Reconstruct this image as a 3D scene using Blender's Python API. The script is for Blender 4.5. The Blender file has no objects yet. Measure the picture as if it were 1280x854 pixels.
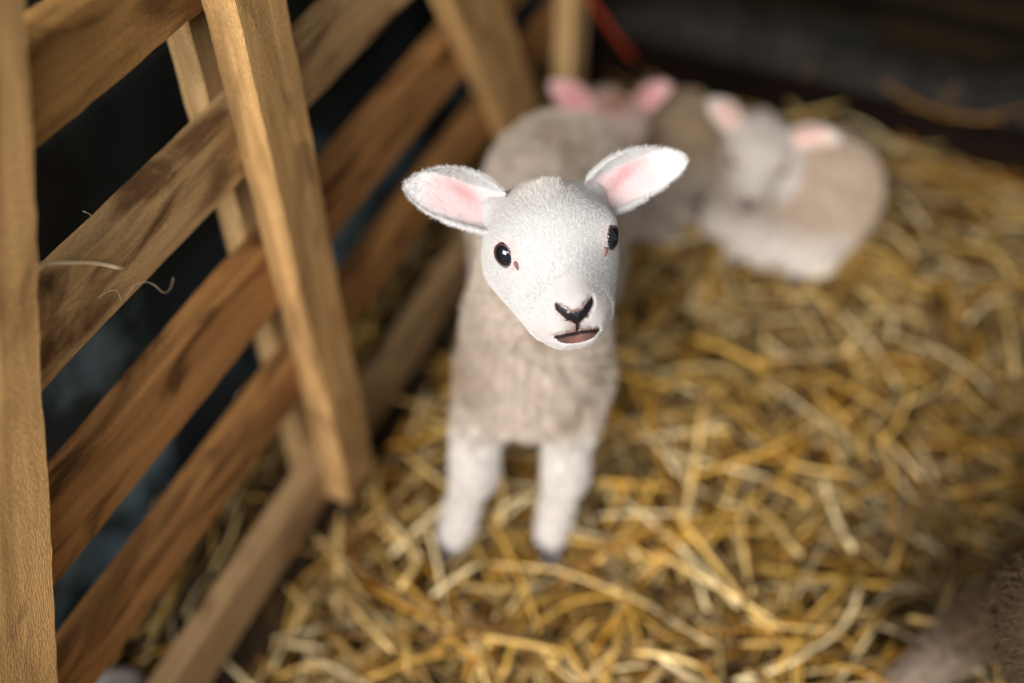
import bpy, math, numpy as np
from mathutils import Vector, Matrix

# ------------------------------------------------------------------ camera, world, light, exposure
SC = bpy.context.scene
COL = SC.collection
cam_d = bpy.data.cameras.new('camera')
cam = bpy.data.objects.new('camera', cam_d)
COL.objects.link(cam)
PITCH = math.radians(48.6)
cam.location = (0, 0, .93)
cam.rotation_euler = (math.pi / 2 - PITCH, 0, 0)
cam_d.sensor_width = 36
cam_d.lens = 1244 / 1280 * 36
cam_d.clip_start = .01
cam_d.dof.use_dof = True
cam_d.dof.focus_distance = .645
cam_d.dof.aperture_fstop = 1.35
cam_d.dof.aperture_blades = 0
SC.camera = cam

world = bpy.data.worlds.new('barn_gloom')
SC.world = world
world.use_nodes = True
bg = world.node_tree.nodes['Background']
bg.inputs[0].default_value = (1.0, .95, .88, 1)
bg.inputs[1].default_value = .22

FU = np.array([.392, .920, 0]); FU /= np.linalg.norm(FU)      # direction along the hurdle
FN = np.array([FU[1], -FU[0], 0])                              # out of the hurdle, into the pen
FP = np.array([-.172, .60, 0])                                 # its origin, under the upright


def area(name, loc, target, sx, sy, power, color):
    d = bpy.data.lights.new(name, 'AREA')
    d.shape = 'RECTANGLE'; d.size = sx; d.size_y = sy; d.energy = power; d.color = color
    o = bpy.data.objects.new(name, d); COL.objects.link(o)
    o.location = loc
    o.rotation_euler = (Vector(target) - Vector(loc)).to_track_quat('-Z', 'Y').to_euler()
    return o


area('doorway_daylight', (-1.15, -1.8, 2.1), (.05, .6, .2), 1.8, 1.3, 250, (1.0, .975, .935))
area('small_window_daylight', (.35, -1.6, 2.2), (.05, .6, .3), .6, .5, 14, (.93, .97, 1.0))

SC.view_settings.view_transform = 'Standard'
SC.view_settings.look = 'None'
SC.view_settings.exposure = 0.0
SC.view_settings.gamma = 1.0
SC.view_settings.use_curve_mapping = False

rng = np.random.default_rng(7)


# ------------------------------------------------------------------ helpers
def srgb(r, g, b):
    f = lambda c: (c / 255 / 12.92) if c / 255 <= .04045 else ((c / 255 + .055) / 1.055) ** 2.4
    return np.array([f(r), f(g), f(b)])


def tag(o, label=None, cat=None, group=None, kind=None):
    if label: o['label'] = label
    if cat: o['category'] = cat
    if group: o['group'] = group
    if kind: o['kind'] = kind
    return o


def empty(name, loc=(0, 0, 0)):
    o = bpy.data.objects.new(name, None); COL.objects.link(o)
    o.location = loc; o.empty_display_size = .05
    return o


def link_mesh(name, V, F, mat, parent=None, smooth=True, col=None, uv=None):
    me = bpy.data.meshes.new(name)
    V = np.asarray(V, float)
    if parent is not None:
        V = V - np.array(parent_world(parent))
    F = np.asarray(F) if not isinstance(F, list) else F
    me.from_pydata(V.tolist() if isinstance(V, np.ndarray) else V, [], F.tolist() if isinstance(F, np.ndarray) else F)
    if smooth:
        me.polygons.foreach_set('use_smooth', np.ones(len(me.polygons), bool))
    if col is not None:
        a = me.attributes.new('col', 'FLOAT_COLOR', 'POINT')
        c = np.ones((len(V), 4), np.float32); c[:, :3] = col
        a.data.foreach_set('color', c.ravel())
    me.update()
    me.materials.append(mat)
    o = bpy.data.objects.new(name, me); COL.objects.link(o)
    if parent is not None: o.parent = parent
    return o


def parent_world(p):
    v = Vector((0, 0, 0))
    while p is not None:
        v = v + p.location; p = p.parent
    return v


def new_mat(name):
    m = bpy.data.materials.new(name); m.use_nodes = True
    return m, m.node_tree.nodes, m.node_tree.links, m.node_tree.nodes['Principled BSDF']


def attr_mat(name, rough=.8, mul=1.0, spec=.2, noise=0.0, scale=60, sss=0.0, bump=0.0):
    m, N, L, P = new_mat(name)
    a = N.new('ShaderNodeAttribute'); a.attribute_name = 'col'
    src = a.outputs['Color']
    if noise or bump:
        tc = N.new('ShaderNodeTexCoord'); nz = N.new('ShaderNodeTexNoise')
        nz.inputs['Scale'].default_value = scale; nz.inputs['Detail'].default_value = 4
        L.new(tc.outputs['Object'], nz.inputs['Vector'])
        if noise:
            mr = N.new('ShaderNodeMapRange')
            mr.inputs[1].default_value = .3; mr.inputs[2].default_value = .7
            mr.inputs[3].default_value = 1 - noise; mr.inputs[4].default_value = 1 + noise * .3
            L.new(nz.outputs['Fac'], mr.inputs[0])
            mx = N.new('ShaderNodeVectorMath'); mx.operation = 'SCALE'
            L.new(src, mx.inputs[0]); L.new(mr.outputs[0], mx.inputs['Scale'])
            src = mx.outputs[0]
        if bump:
            b = N.new('ShaderNodeBump'); b.inputs['Strength'].default_value = bump; b.inputs['Distance'].default_value = .002
            L.new(nz.outputs['Fac'], b.inputs['Height']); L.new(b.outputs[0], P.inputs['Normal'])
    L.new(src, P.inputs['Base Color'])
    P.inputs['Roughness'].default_value = rough
    P.inputs['Specular IOR Level'].default_value = spec
    if sss:
        P.inputs['Subsurface Weight'].default_value = sss
        P.inputs['Subsurface Radius'].default_value = (.006, .003, .002)
        P.inputs['Subsurface Scale'].default_value = 1.0
    return m


# ------------------------------------------------------------------ implicit surfaces (continuous bodies)
def smin(a, b, k):
    h = np.maximum(k - np.abs(a - b), 0) / k
    return np.minimum(a, b) - h * h * k * .25


def d_cone(P, a, b, ra, rb):
    a = np.asarray(a, np.float32); b = np.asarray(b, np.float32)
    ab = b - a; l2 = float(ab @ ab)
    t = np.clip(((P - a) @ ab) / l2, 0, 1)
    return np.linalg.norm(P - a - t[..., None] * ab, axis=-1) - (ra + (rb - ra) * t)


def d_ell(P, c, R, rad):
    q = (P - np.asarray(c, np.float32)) @ np.asarray(R, np.float32).T      # R rows are axes
    rad = np.asarray(rad, np.float32)
    k0 = np.linalg.norm(q / rad, axis=-1); k1 = np.linalg.norm(q / (rad * rad), axis=-1)
    return k0 * (k0 - 1) / np.maximum(k1, 1e-6)


def prim_bounds(p):
    if p[0] == 'c':
        a, b, r = np.asarray(p[1]), np.asarray(p[2]), max(p[3], p[4])
        return np.minimum(a, b) - r, np.maximum(a, b) + r
    r = max(p[3]); c = np.asarray(p[1])
    return c - r, c + r


def prim_d(p, P):
    return d_cone(P, *p[1:5]) if p[0] == 'c' else d_ell(P, *p[1:4])


def surface(prims, h, lo=None, hi=None):
    """surface nets over the smooth union of prims; p[-1] is the blend width"""
    if lo is None:
        bs = [prim_bounds(p) for p in prims]
        lo = np.min([b[0] for b in bs], 0) - .02; hi = np.max([b[1] for b in bs], 0) + .02
    n = np.ceil((hi - lo) / h).astype(int) + 1
    D = np.full(n, 1.0, np.float32)
    ax = [lo[i] + h * np.arange(n[i]) for i in range(3)]
    for p in prims:
        pl, ph = prim_bounds(p); pad = .03
        i0 = np.clip(np.floor((pl - pad - lo) / h).astype(int), 0, n); i1 = np.clip(np.ceil((ph + pad - lo) / h).astype(int) + 1, 0, n)
        if np.any(i1 <= i0): continue
        G = np.stack(np.meshgrid(*[ax[i][i0[i]:i1[i]].astype(np.float32) for i in range(3)], indexing='ij'), -1)
        s = tuple(slice(i0[i], i1[i]) for i in range(3))
        D[s] = smin(D[s], prim_d(p, G), p[-1])
    ins = D < 0
    cs = np.zeros(n - 1, np.int8)
    for dx in (0, 1):
        for dy in (0, 1):
            for dz in (0, 1):
                cs += ins[dx:n[0] - 1 + dx, dy:n[1] - 1 + dy, dz:n[2] - 1 + dz]
    act = (cs > 0) & (cs < 8)
    idx = np.argwhere(act)
    ids = np.full(n - 1, -1, np.int64); ids[act] = np.arange(len(idx))
    acc = np.zeros((len(idx), 3)); cnt = np.zeros(len(idx))
    cor = [(a, b, c) for a in (0, 1) for b in (0, 1) for c in (0, 1)]
    for i, c0 in enumerate(cor):
        for c1 in cor[i + 1:]:
            if sum(abs(np.subtract(c0, c1))) != 1: continue
            p0 = idx + c0; p1 = idx + c1
            d0 = D[tuple(p0.T)]; d1 = D[tuple(p1.T)]
            m = (d0 < 0) != (d1 < 0)
            t = np.where(m, d0 / np.where(m, d0 - d1, 1), 0)
            acc += np.where(m[:, None], p0 + t[:, None] * (p1 - p0), 0); cnt += m
    V = lo + h * acc / cnt[:, None]
    F = []
    for a in range(3):
        b, c = (a + 1) % 3, (a + 2) % 3
        sl0 = [slice(None)] * 3; sl1 = [slice(None)] * 3
        sl0[a] = slice(0, -1); sl1[a] = slice(1, None)
        A = ins[tuple(sl0)]; B = ins[tuple(sl1)]
        e = np.argwhere(A != B)
        ok = (e[:, b] > 0) & (e[:, c] > 0) & (e[:, b] < n[b] - 1) & (e[:, c] < n[c] - 1)
        e = e[ok]
        flip = A[tuple(e.T)]
        q = []
        for ob, oc in ((-1, -1), (0, -1), (0, 0), (-1, 0)):
            k = e.copy(); k[:, b] += ob; k[:, c] += oc
            q.append(ids[tuple(k.T)])
        q = np.stack(q, 1)
        q = np.where(flip[:, None], q, q[:, ::-1])
        F.append(q)
    F = np.concatenate(F); F = F[(F >= 0).all(1)]
    # a pass of smoothing
    for _ in range(2):
        s = np.zeros_like(V); w = np.zeros(len(V))
        for i in range(4):
            np.add.at(s, F[:, i], V[F[:, (i + 1) % 4]]); np.add.at(w, F[:, i], 1)
            np.add.at(s, F[:, i], V[F[:, (i - 1) % 4]]); np.add.at(w, F[:, i], 1)
        V = .5 * V + .5 * s / np.maximum(w, 1)[:, None]
    return V, F


def vert_normals(V, F):
    fn = np.cross(V[F[:, 2]] - V[F[:, 0]], V[F[:, 3]] - V[F[:, 1]])
    N = np.zeros_like(V)
    for i in range(4): np.add.at(N, F[:, i], fn)
    return N / np.maximum(np.linalg.norm(N, axis=1), 1e-12)[:, None]


def unit(v): return v / np.maximum(np.linalg.norm(v, axis=-1, keepdims=True), 1e-9)


def vnoise(P, freq, seed=0):
    """cheap smooth pseudo noise from summed sines, about -1..1"""
    r = np.random.default_rng(seed); o = np.zeros(len(P))
    for k in range(6):
        d = r.normal(size=3); d /= np.linalg.norm(d)
        o += np.sin(P @ d * freq * (0.7 + .25 * k) * 6.28 + r.uniform(0, 6.28))
    return o / 3.2


HAIR_MAT = attr_mat('wool_fibre', rough=.75, spec=.15)


def add_hair(name, V, F, n, parent, fn, K=4, radius=.00028):
    """fibres rooted on a mesh; fn(P, N) -> keep mask, dir, length, curl, colour"""
    N = vert_normals(V, F)
    ar = np.linalg.norm(np.cross(V[F[:, 2]] - V[F[:, 0]], V[F[:, 3]] - V[F[:, 1]]), axis=1)
    f = rng.choice(len(F), n, p=ar / ar.sum())
    u, v = rng.random((2, n, 1))
    w = [(1 - u) * (1 - v), u * (1 - v), u * v, (1 - u) * v]
    P = sum(w[i] * V[F[f, i]] for i in range(4)); Nn = unit(sum(w[i] * N[F[f, i]] for i in range(4)))
    keep, d, Ln, cu, col = fn(P, Nn)
    P, Nn, d, Ln, cu, col = P[keep], Nn[keep], d[keep], Ln[keep], cu[keep], col[keep]
    n = len(P)
    t = np.linspace(0, 1, K)
    b1 = unit(np.cross(d, Nn + .01)); b2 = np.cross(d, b1)
    ph = rng.uniform(0, 6.28, n)
    pts = np.zeros((n, K, 3))
    for j in range(K):
        ang = ph + t[j] * 5.0
        pts[:, j] = P + d * (Ln * t[j])[:, None] + (b1 * np.cos(ang)[:, None] + b2 * np.sin(ang)[:, None]) * (cu * t[j])[:, None] - Nn * .0004
    pw = np.array(parent_world(parent))
    hc = bpy.data.hair_curves.new(name)
    hc.add_curves([K] * n)
    hc.attributes['position'].data.foreach_set('vector', (pts - pw).astype(np.float32).ravel())
    ra = hc.attributes.get('radius') or hc.attributes.new('radius', 'FLOAT', 'POINT')
    ra.data.foreach_set('value', np.tile((radius * (1 - .75 * t)).astype(np.float32), n))
    ca = hc.attributes.new('col', 'FLOAT_COLOR', 'CURVE')
    cc = np.ones((n, 4), np.float32); cc[:, :3] = col
    ca.data.foreach_set('color', cc.ravel())
    hc.materials.append(HAIR_MAT)
    o = bpy.data.objects.new(name, hc); COL.objects.link(o); o.parent = parent
    return o


# ------------------------------------------------------------------ wood
def wood_mat(name, base, dark, stain=.5, seed=0.0, bright=1.0):
    m, N, L, P = new_mat(name)
    tc = N.new('ShaderNodeTexCoord')
    mp = N.new('ShaderNodeMapping'); mp.inputs['Location'].default_value = (seed, seed * 1.7, seed * .3)
    mp.inputs['Scale'].default_value = (5, 60, 60)
    L.new(tc.outputs['UV'], mp.inputs[0])
    g = N.new('ShaderNodeTexNoise'); g.inputs['Scale'].default_value = 1.0; g.inputs['Detail'].default_value = 8; g.inputs['Roughness'].default_value = .62
    g.inputs['Distortion'].default_value = .8
    L.new(mp.outputs[0], g.inputs[0])
    mp2 = N.new('ShaderNodeMapping'); mp2.inputs['Scale'].default_value = (7, 22, 22); mp2.inputs['Location'].default_value = (seed * 2.1, seed, 0)
    L.new(tc.outputs['UV'], mp2.inputs[0])
    s = N.new('ShaderNodeTexNoise'); s.inputs['Scale'].default_value = 1.0; s.inputs['Detail'].default_value = 5; s.inputs['Distortion'].default_value = 1.5
    L.new(mp2.outputs[0], s.inputs[0])
    mp3 = N.new('ShaderNodeMapping'); mp3.inputs['Scale'].default_value = (260, 900, 900)
    L.new(tc.outputs['UV'], mp3.inputs[0])
    fz = N.new('ShaderNodeTexNoise'); fz.inputs['Scale'].default_value = 1.0; fz.inputs['Detail'].default_value = 3
    L.new(mp3.outputs[0], fz.inputs[0])
    cr = N.new('ShaderNodeValToRGB')
    cr.color_ramp.elements[0].position = .30; cr.color_ramp.elements[0].color = (*(np.array(dark) * .55 + np.array(base) * .45), 1)
    cr.color_ramp.elements[1].position = .62; cr.color_ramp.elements[1].color = (*base, 1)
    L.new(g.outputs['Fac'], cr.inputs[0])
    sr = N.new('ShaderNodeValToRGB')
    sr.color_ramp.elements[0].position = .50; sr.color_ramp.elements[0].color = (0, 0, 0, 1)
    sr.color_ramp.elements[1].position = .66; sr.color_ramp.elements[1].color = (stain, stain, stain, 1)
    L.new(s.outputs['Fac'], sr.inputs[0])
    mx = N.new('ShaderNodeMixRGB'); L.new(sr.outputs[0], mx.inputs[0]); L.new(cr.outputs[0], mx.inputs[1]); mx.inputs[2].default_value = (*dark, 1)
    mm = N.new('ShaderNodeMapRange'); mm.inputs[1].default_value = .3; mm.inputs[2].default_value = .7; mm.inputs[3].default_value = .78; mm.inputs[4].default_value = 1.14
    L.new(fz.outputs['Fac'], mm.inputs[0])
    vm = N.new('ShaderNodeVectorMath'); vm.operation = 'SCALE'; L.new(mx.outputs[0], vm.inputs[0]); L.new(mm.outputs[0], vm.inputs['Scale'])
    L.new(vm.outputs[0], P.inputs['Base Color'])
    P.inputs['Roughness'].default_value = .78; P.inputs['Specular IOR Level'].default_value = .25
    ad = N.new('ShaderNodeMath'); ad.operation = 'ADD'; L.new(fz.outputs['Fac'], ad.inputs[0]); L.new(g.outputs['Fac'], ad.inputs[1])
    b = N.new('ShaderNodeBump'); b.inputs['Strength'].default_value = .8; b.inputs['Distance'].default_value = .0018
    L.new(ad.outputs[0], b.inputs['Height']); L.new(b.outputs[0], P.inputs['Normal'])
    return m


def board(name, a, b, wdir, width, tdir, thick, mat, parent=None, wob=.0012, seed=0, chips=(), taper=1.0, kf=1.08):
    """sawn board from a to b: width along wdir (centred), thickness along +tdir from the axis; slightly wavy edges"""
    a, b = np.array(a, float), np.array(b, float); ax = unit(b - a); L = np.linalg.norm(b - a); width *= kf; thick *= kf
    wd = unit(np.array(wdir, float)); wd = unit(wd - ax * (wd @ ax)); td = unit(np.cross(ax, wd)); td = td * np.sign(td @ np.array(tdir, float))
    n = max(4, int(L / .012)); r = np.random.default_rng(seed)
    V, F, UV = [], [], []
    bev = .0018
    prof = [(-1, 0), (-1, 1), (1, 1), (1, 0)]
    e = np.cumsum(r.normal(size=(n + 1, 2)) * wob * .35, axis=0); e -= np.linspace(0, 1, n + 1)[:, None] * e[-1]
    e = np.clip(e, -.0018, .0018) + r.normal(size=(n + 1, 2)) * wob * .25
    uc = []
    for i in range(n + 1):
        t = i / n; c = a + ax * L * t
        wv = width * (1 + (taper - 1) * t)
        lo, hi = -wv / 2 + e[i, 0], wv / 2 + e[i, 1]
        for (t0, tw, dp, side) in chips:
            k = math.exp(-((t - t0) / tw) ** 2) * dp
            if side > 0: hi -= k
            else: lo += k
        for (w_, h_) in ((lo + bev, 0), (lo, bev), (lo, thick - bev), (lo + bev, thick), (hi - bev, thick), (hi, thick - bev), (hi, bev), (hi - bev, 0)):
            V.append(c + wd * w_ + td * h_)
        uc.append(t * L)
    perim = [0, .002, thick, thick + .002, thick + width, thick + width + .002, 2 * thick + width, 2 * thick + width + .002, 2 * thick + 2 * width]
    uvs = []
    for i in range(n):
        for j in range(8):
            k = (j + 1) % 8
            F.append([i * 8 + j, i * 8 + k, (i + 1) * 8 + k, (i + 1) * 8 + j])
            uvs += [(uc[i], perim[j]), (uc[i], perim[j + 1]), (uc[i + 1], perim[j + 1]), (uc[i + 1], perim[j])]
    F.append(list(range(7, -1, -1))); uvs += [(.3 * perim[j], .01 * j) for j in range(8)]
    F.append([n * 8 + j for j in range(8)]); uvs += [(.3 * perim[j], .01 * j) for j in range(8)]
    o = link_mesh(name, np.array(V), F, mat, parent, smooth=False)
    uvl = o.data.uv_layers.new(name='UVMap')
    off = r.uniform(0, 5)
    uvl.data.foreach_set('uv', np.array([(x + off, y + off) for x, y in uvs], np.float32).ravel())
    # outward normals
    import bmesh
    bm = bmesh.new(); bm.from_mesh(o.data); bmesh.ops.recalc_face_normals(bm, faces=bm.faces); bm.to_mesh(o.data); bm.free()
    return o


KF = 1.08
FQ = FP * KF + np.array([0, 0, .93 * (1 - KF)])                # foot of the hurdle, a little below the pen's bedding


def fpt(s, z, n=0.0): return FQ + (FU * s + FN * n + np.array([0, 0, z])) * KF
def bpt(s, z, n=0.0): return FP + FU * s + FN * n + np.array([0, 0, z])


PALE = srgb(226, 184, 128); OCHRE = srgb(206, 156, 92); ORNG = srgb(190, 136, 80); DARKW = srgb(84, 50, 24); GREYW = srgb(188, 152, 108)
M_up = wood_mat('sawn_wood_ochre', OCHRE * .55 + PALE * .5, DARKW, .5, 1.3)
M_up2 = wood_mat('sawn_wood_pale', PALE, DARKW, .35, 4.1)
M_r = [wood_mat('sawn_wood_rail_a', OCHRE * .95, DARKW, .8, 7.7), wood_mat('sawn_wood_rail_b', PALE * .9, DARKW, .8, 2.2),
       wood_mat('sawn_wood_rail_c', ORNG, DARKW, .85, 9.4), wood_mat('sawn_wood_rail_d', ORNG * .9, DARKW, .8, 5.9), wood_mat('sawn_wood_rail_e', GREYW, DARKW, .6, 3.3)]

# ------------------------------------------------------------------ setting: walls behind the hurdle and at the back, the floor
def sheet_mat(name, col, dark, pos0, pos1, scale=9, rough=.5, seed=0, streak=(1, 1, 1)):
    m, N, L, P = new_mat(name)
    tc = N.new('ShaderNodeTexCoord'); mp = N.new('ShaderNodeMapping'); mp.inputs['Scale'].default_value = streak; mp.inputs['Location'].default_value = (seed, seed, seed)
    L.new(tc.outputs['Object'], mp.inputs[0])
    nz = N.new('ShaderNodeTexNoise'); nz.inputs['Scale'].default_value = scale; nz.inputs['Detail'].default_value = 7; nz.inputs['Roughness'].default_value = .65
    L.new(mp.outputs[0], nz.inputs[0])
    cr = N.new('ShaderNodeValToRGB'); cr.color_ramp.elements[0].position = pos0; cr.color_ramp.elements[1].position = pos1
    cr.color_ramp.elements[0].color = (*dark, 1); cr.color_ramp.elements[1].color = (*col, 1)
    L.new(nz.outputs['Fac'], cr.inputs[0]); L.new(cr.outputs[0], P.inputs['Base Color'])
    P.inputs['Roughness'].default_value = rough; P.inputs['Specular IOR Level'].default_value = .3
    b = N.new('ShaderNodeBump'); b.inputs['Strength'].default_value = .3; b.inputs['Distance'].default_value = .004
    L.new(nz.outputs['Fac'], b.inputs['Height']); L.new(b.outputs[0], P.inputs['Normal'])
    return m


def grid_wall(name, origin, du, n_u, u0, u1, z0, z1, prof, mat, thick=.004, nz=60):
    """upright sheet whose face is pushed out along n_u by prof(u, z); closed with a back face"""
    nu = 60; U = np.linspace(u0, u1, nu); Z = np.linspace(z0, z1, nz)
    uu, zz = np.meshgrid(U, Z, indexing='ij')
    h = prof(uu, zz)
    A = origin + uu[..., None] * du + h[..., None] * n_u + zz[..., None] * np.array([0, 0, 1])
    B = A - n_u * thick
    V = np.concatenate([A.reshape(-1, 3), B.reshape(-1, 3)]); F = []; o = nu * nz
    for i in range(nu - 1):
        for j in range(nz - 1):
            a = i * nz + j; F.append([a, a + 1, a + nz + 1, a + nz]); F.append([o + a, o + a + nz, o + a + nz + 1, o + a + 1])
    for i in range(nu - 1):
        for j in (0, nz - 1):
            a = i * nz + j; F.append([a, a + nz, o + a + nz, o + a])
    for j in range(nz - 1):
        for i in (0, nu - 1):
            a = i * nz + j; F.append([a, a + 1, o + a + 1, o + a])
    return link_mesh(name, V, F, mat, smooth=True)


M_blue = sheet_mat('weathered_blue_sheet', srgb(150, 186, 208), srgb(38, 50, 58), .50, .72, 5, .45, 2.2)
M_black = sheet_mat('dark_boards', srgb(38, 44, 44), srgb(10, 12, 12), .35, .75, 8, .7, 5.0)  # upper boards, darker than the blue sheet below
M_back = sheet_mat('tarred_corrugated_sheet', srgb(30, 23, 13), srgb(5, 4, 3), .35, .7, 6, .95, 1.0, (1, 1, 6))
WN = -.125
w = grid_wall('wall_left', fpt(0, 0, WN), FU, FN, -1.0, .98, -.08, .40, lambda u, z: .006 * np.sin(u * 9 + 1) * np.sin(z * 14) + .004 * np.sin(u * 31), M_blue)
tag(w, kind='structure')
w = grid_wall('wall_left_upper', fpt(0, 0, WN + .012), FU, FN, -1.0, .98, .385, 1.25, lambda u, z: -.006 * np.exp(-((np.mod(z, .16) - .08) / .005) ** 2) + .002 * np.sin(u * 7), M_black, .02, 110)
tag(w, kind='structure')
S_BACK = .97
w = grid_wall('wall_back', bpt(S_BACK, 0, -.35), FN, -FU, 0.0, 2.4, -.02, 1.3, lambda u, z: .012 * np.sin(z * 2 * math.pi / .076), M_back, .004, 200)
tag(w, kind='structure')

# ground under the bedding
def ground_z(x, y):
    P = np.stack([x, y, 0 * x], -1).reshape(-1, 3)
    h = .010 * vnoise(P, 2.2, 3) + .006 * vnoise(P, 5.0, 4)
    n_ = (P - FQ) @ FN; s_ = (P - FQ) @ FU
    h = h - .068 / (1 + np.exp(np.clip((n_ - .075) / .022, -30, 30)))                          # trodden lower along the hurdle
    h = h + .085 / (1 + np.exp(np.clip((n_ + .045) / .007, -30, 30)))                       # bedding banked against the wall behind the hurdle
    h = h - .045 * np.exp(-(((P[:, 0] - .42) / .10) ** 2 + ((P[:, 1] - .50) / .09) ** 2)) - .035 * np.exp(-(((P[:, 0] + .18) / .09) ** 2 + ((P[:, 1] - .38) / .06) ** 2))      # hollow
    h = h + .02 * np.exp(-(((s_ - .74) / .09) ** 2)) * (n_ > -.3)
    return h.reshape(np.shape(x))


gx, gy = np.meshgrid(np.linspace(-1.2, 1.9, 140), np.linspace(-.6, 2.0, 120), indexing='ij')
gz = ground_z(gx, gy) - .012
V = np.stack([gx, gy, gz], -1).reshape(-1, 3)
ii = (np.arange(139)[:, None] * 120 + np.arange(119)[None]).ravel()
F = np.stack([ii, ii + 120, ii + 121, ii + 1], 1)
M_floor = sheet_mat('trodden_bedding', srgb(70, 48, 20), srgb(16, 11, 5), .40, .68, 55, .95, 0)
tag(link_mesh('floor', V, F, M_floor), kind='structure')

# base beam and rough footing of the back wall
M_beam = wood_mat('tarred_beam', srgb(28, 18, 13), srgb(12, 8, 6), .5, 2)
b = board('trim_1', bpt(.835, .015, -.25), bpt(.835, .015, 2.2), (0, 0, 1), .095, FU, .05, M_beam, seed=5, kf=1)
tag(b, kind='structure')
for m_ in (M_back, M_beam): m_.node_tree.nodes['Principled BSDF'].inputs['Specular IOR Level'].default_value = .05
M_foot = sheet_mat('footing_stone', srgb(46, 41, 36), srgb(10, 8, 6), .35, .7, 14, .9, 3)
r = np.random.default_rng(11); V = []; F = []
nn, mm = 110, 9
for i in range(nn):
    n_ = -.1 + 2.3 * i / (nn - 1)
    blk = math.floor(n_ / .19); fr = (n_ / .19 - blk); jt = math.exp(-((min(fr, 1 - fr)) / .05) ** 2)
    top = .105 + .015 * math.sin(blk * 2.3) - .02 * jt
    for j in range(mm):
        t = j / (mm - 1)
        if t < .5: V.append(bpt(.890 + .012 * jt + .006 * math.sin(blk * 5) + .002 * r.normal(), -.01 + (top + .01) * t * 2 - (.008 if j == 4 else 0), n_))
        else: V.append(bpt(.890 + (t - .5) * 2 * .07 + .004, top + .002 * r.normal(), n_))
for i in range(nn - 1):
    for j in range(mm - 1):
        a = i * mm + j; F.append([a, a + mm, a + mm + 1, a + 1])
tag(link_mesh('trim_2', np.array(V), F, M_foot), kind='structure')

# ------------------------------------------------------------------ the wooden hurdle
hd = empty('wooden_hurdle', tuple(fpt(0, 0)))
tag(hd, 'rough sawn wooden sheep hurdle with five rails and slanting braces along the left', 'hurdle')
RT = .022
RAILS = [(.086, .066, 4, .0), (.245, .044, 3, .0), (.371, .066, 2, .0), (.5025, .054, 1, .0), (.6315, .055, 0, 0)]
for k, (zc, wd, mi, _) in enumerate(RAILS):
    ch = [(.48, .018, .016, -1)] if k == 3 else []
    if k == 3: ch = [(.245, .010, .010, -1)]
    board('rail', fpt(-.72, zc), fpt(.655, zc + (.0 if k else -.012)), (0, 0, 1), wd + (.006 if k == 1 else 0), -FN, RT, M_r[mi], hd, .0009, 20 + k, ch)
board('upright', fpt(-.020, .058, 0), fpt(-.020, .80, 0), FU, .052, FN, .026, M_up, hd, .0012, 31)
board('rear_upright', fpt(-.012, .06, -RT), fpt(-.012, .80, -RT), FU, .058, -FN, .022, M_up2, hd, .0012, 32)
# slanting braces: from the foot of each end up to the head of the upright
def brace(s0, z0, s1, z1, wd, m, seed, th=.024): return board('brace', fpt(s0, z0, 0), fpt(s1, z1, 0), FU, wd, FN, th, m, hd, .0016, seed)
brace(-.527, .02, -.174, .79, .062, M_up, 41)
brace(.530, .03, .095, .80, .078, M_up, 42)
board('end_upright', fpt(.600, .02, 0), fpt(.600, .80, 0), FU, .056, FN, .026, M_up2, hd, .0012, 33)
board('end_upright', fpt(-.690, .02, 0), fpt(-.690, .80, 0), FU, .056, FN, .026, M_up2, hd, .0012, 34)


# ------------------------------------------------------------------ lambs
M_skin = attr_mat('lamb_skin', .85, spec=.15, sss=.15)
M_ear = attr_mat('lamb_ear', .7, spec=.2, sss=.12)
M_nose, N_, L_, P_ = new_mat('lamb_nose_leather')
a_ = N_.new('ShaderNodeAttribute'); a_.attribute_name = 'col'; L_.new(a_.outputs[0], P_.inputs['Base Color'])
P_.inputs['Roughness'].default_value = .32; P_.inputs['Specular IOR Level'].default_value = .5
M_eye, N_, L_, P_ = new_mat('dark_glossy_eye')
P_.inputs['Base Color'].default_value = (.004, .006, .010, 1); P_.inputs['Roughness'].default_value = .04; P_.inputs['Coat Weight'].default_value = 1
P_.inputs['Coat Roughness'].default_value = .02
M_lid, N_, L_, P_ = new_mat('eyelid_skin')
P_.inputs['Base Color'].default_value = (*srgb(66, 38, 36), 1); P_.inputs['Roughness'].default_value = .45
M_duct, N_, L_, P_ = new_mat('tear_duct_skin')
P_.inputs['Base Color'].default_value = (*srgb(104, 70, 66), 1); P_.inputs['Roughness'].default_value = .5
M_hoof, N_, L_, P_ = new_mat('hoof_horn')
P_.inputs['Base Color'].default_value = (*srgb(44, 36, 32), 1); P_.inputs['Roughness'].default_value = .5

T38 = math.radians(38)


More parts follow.
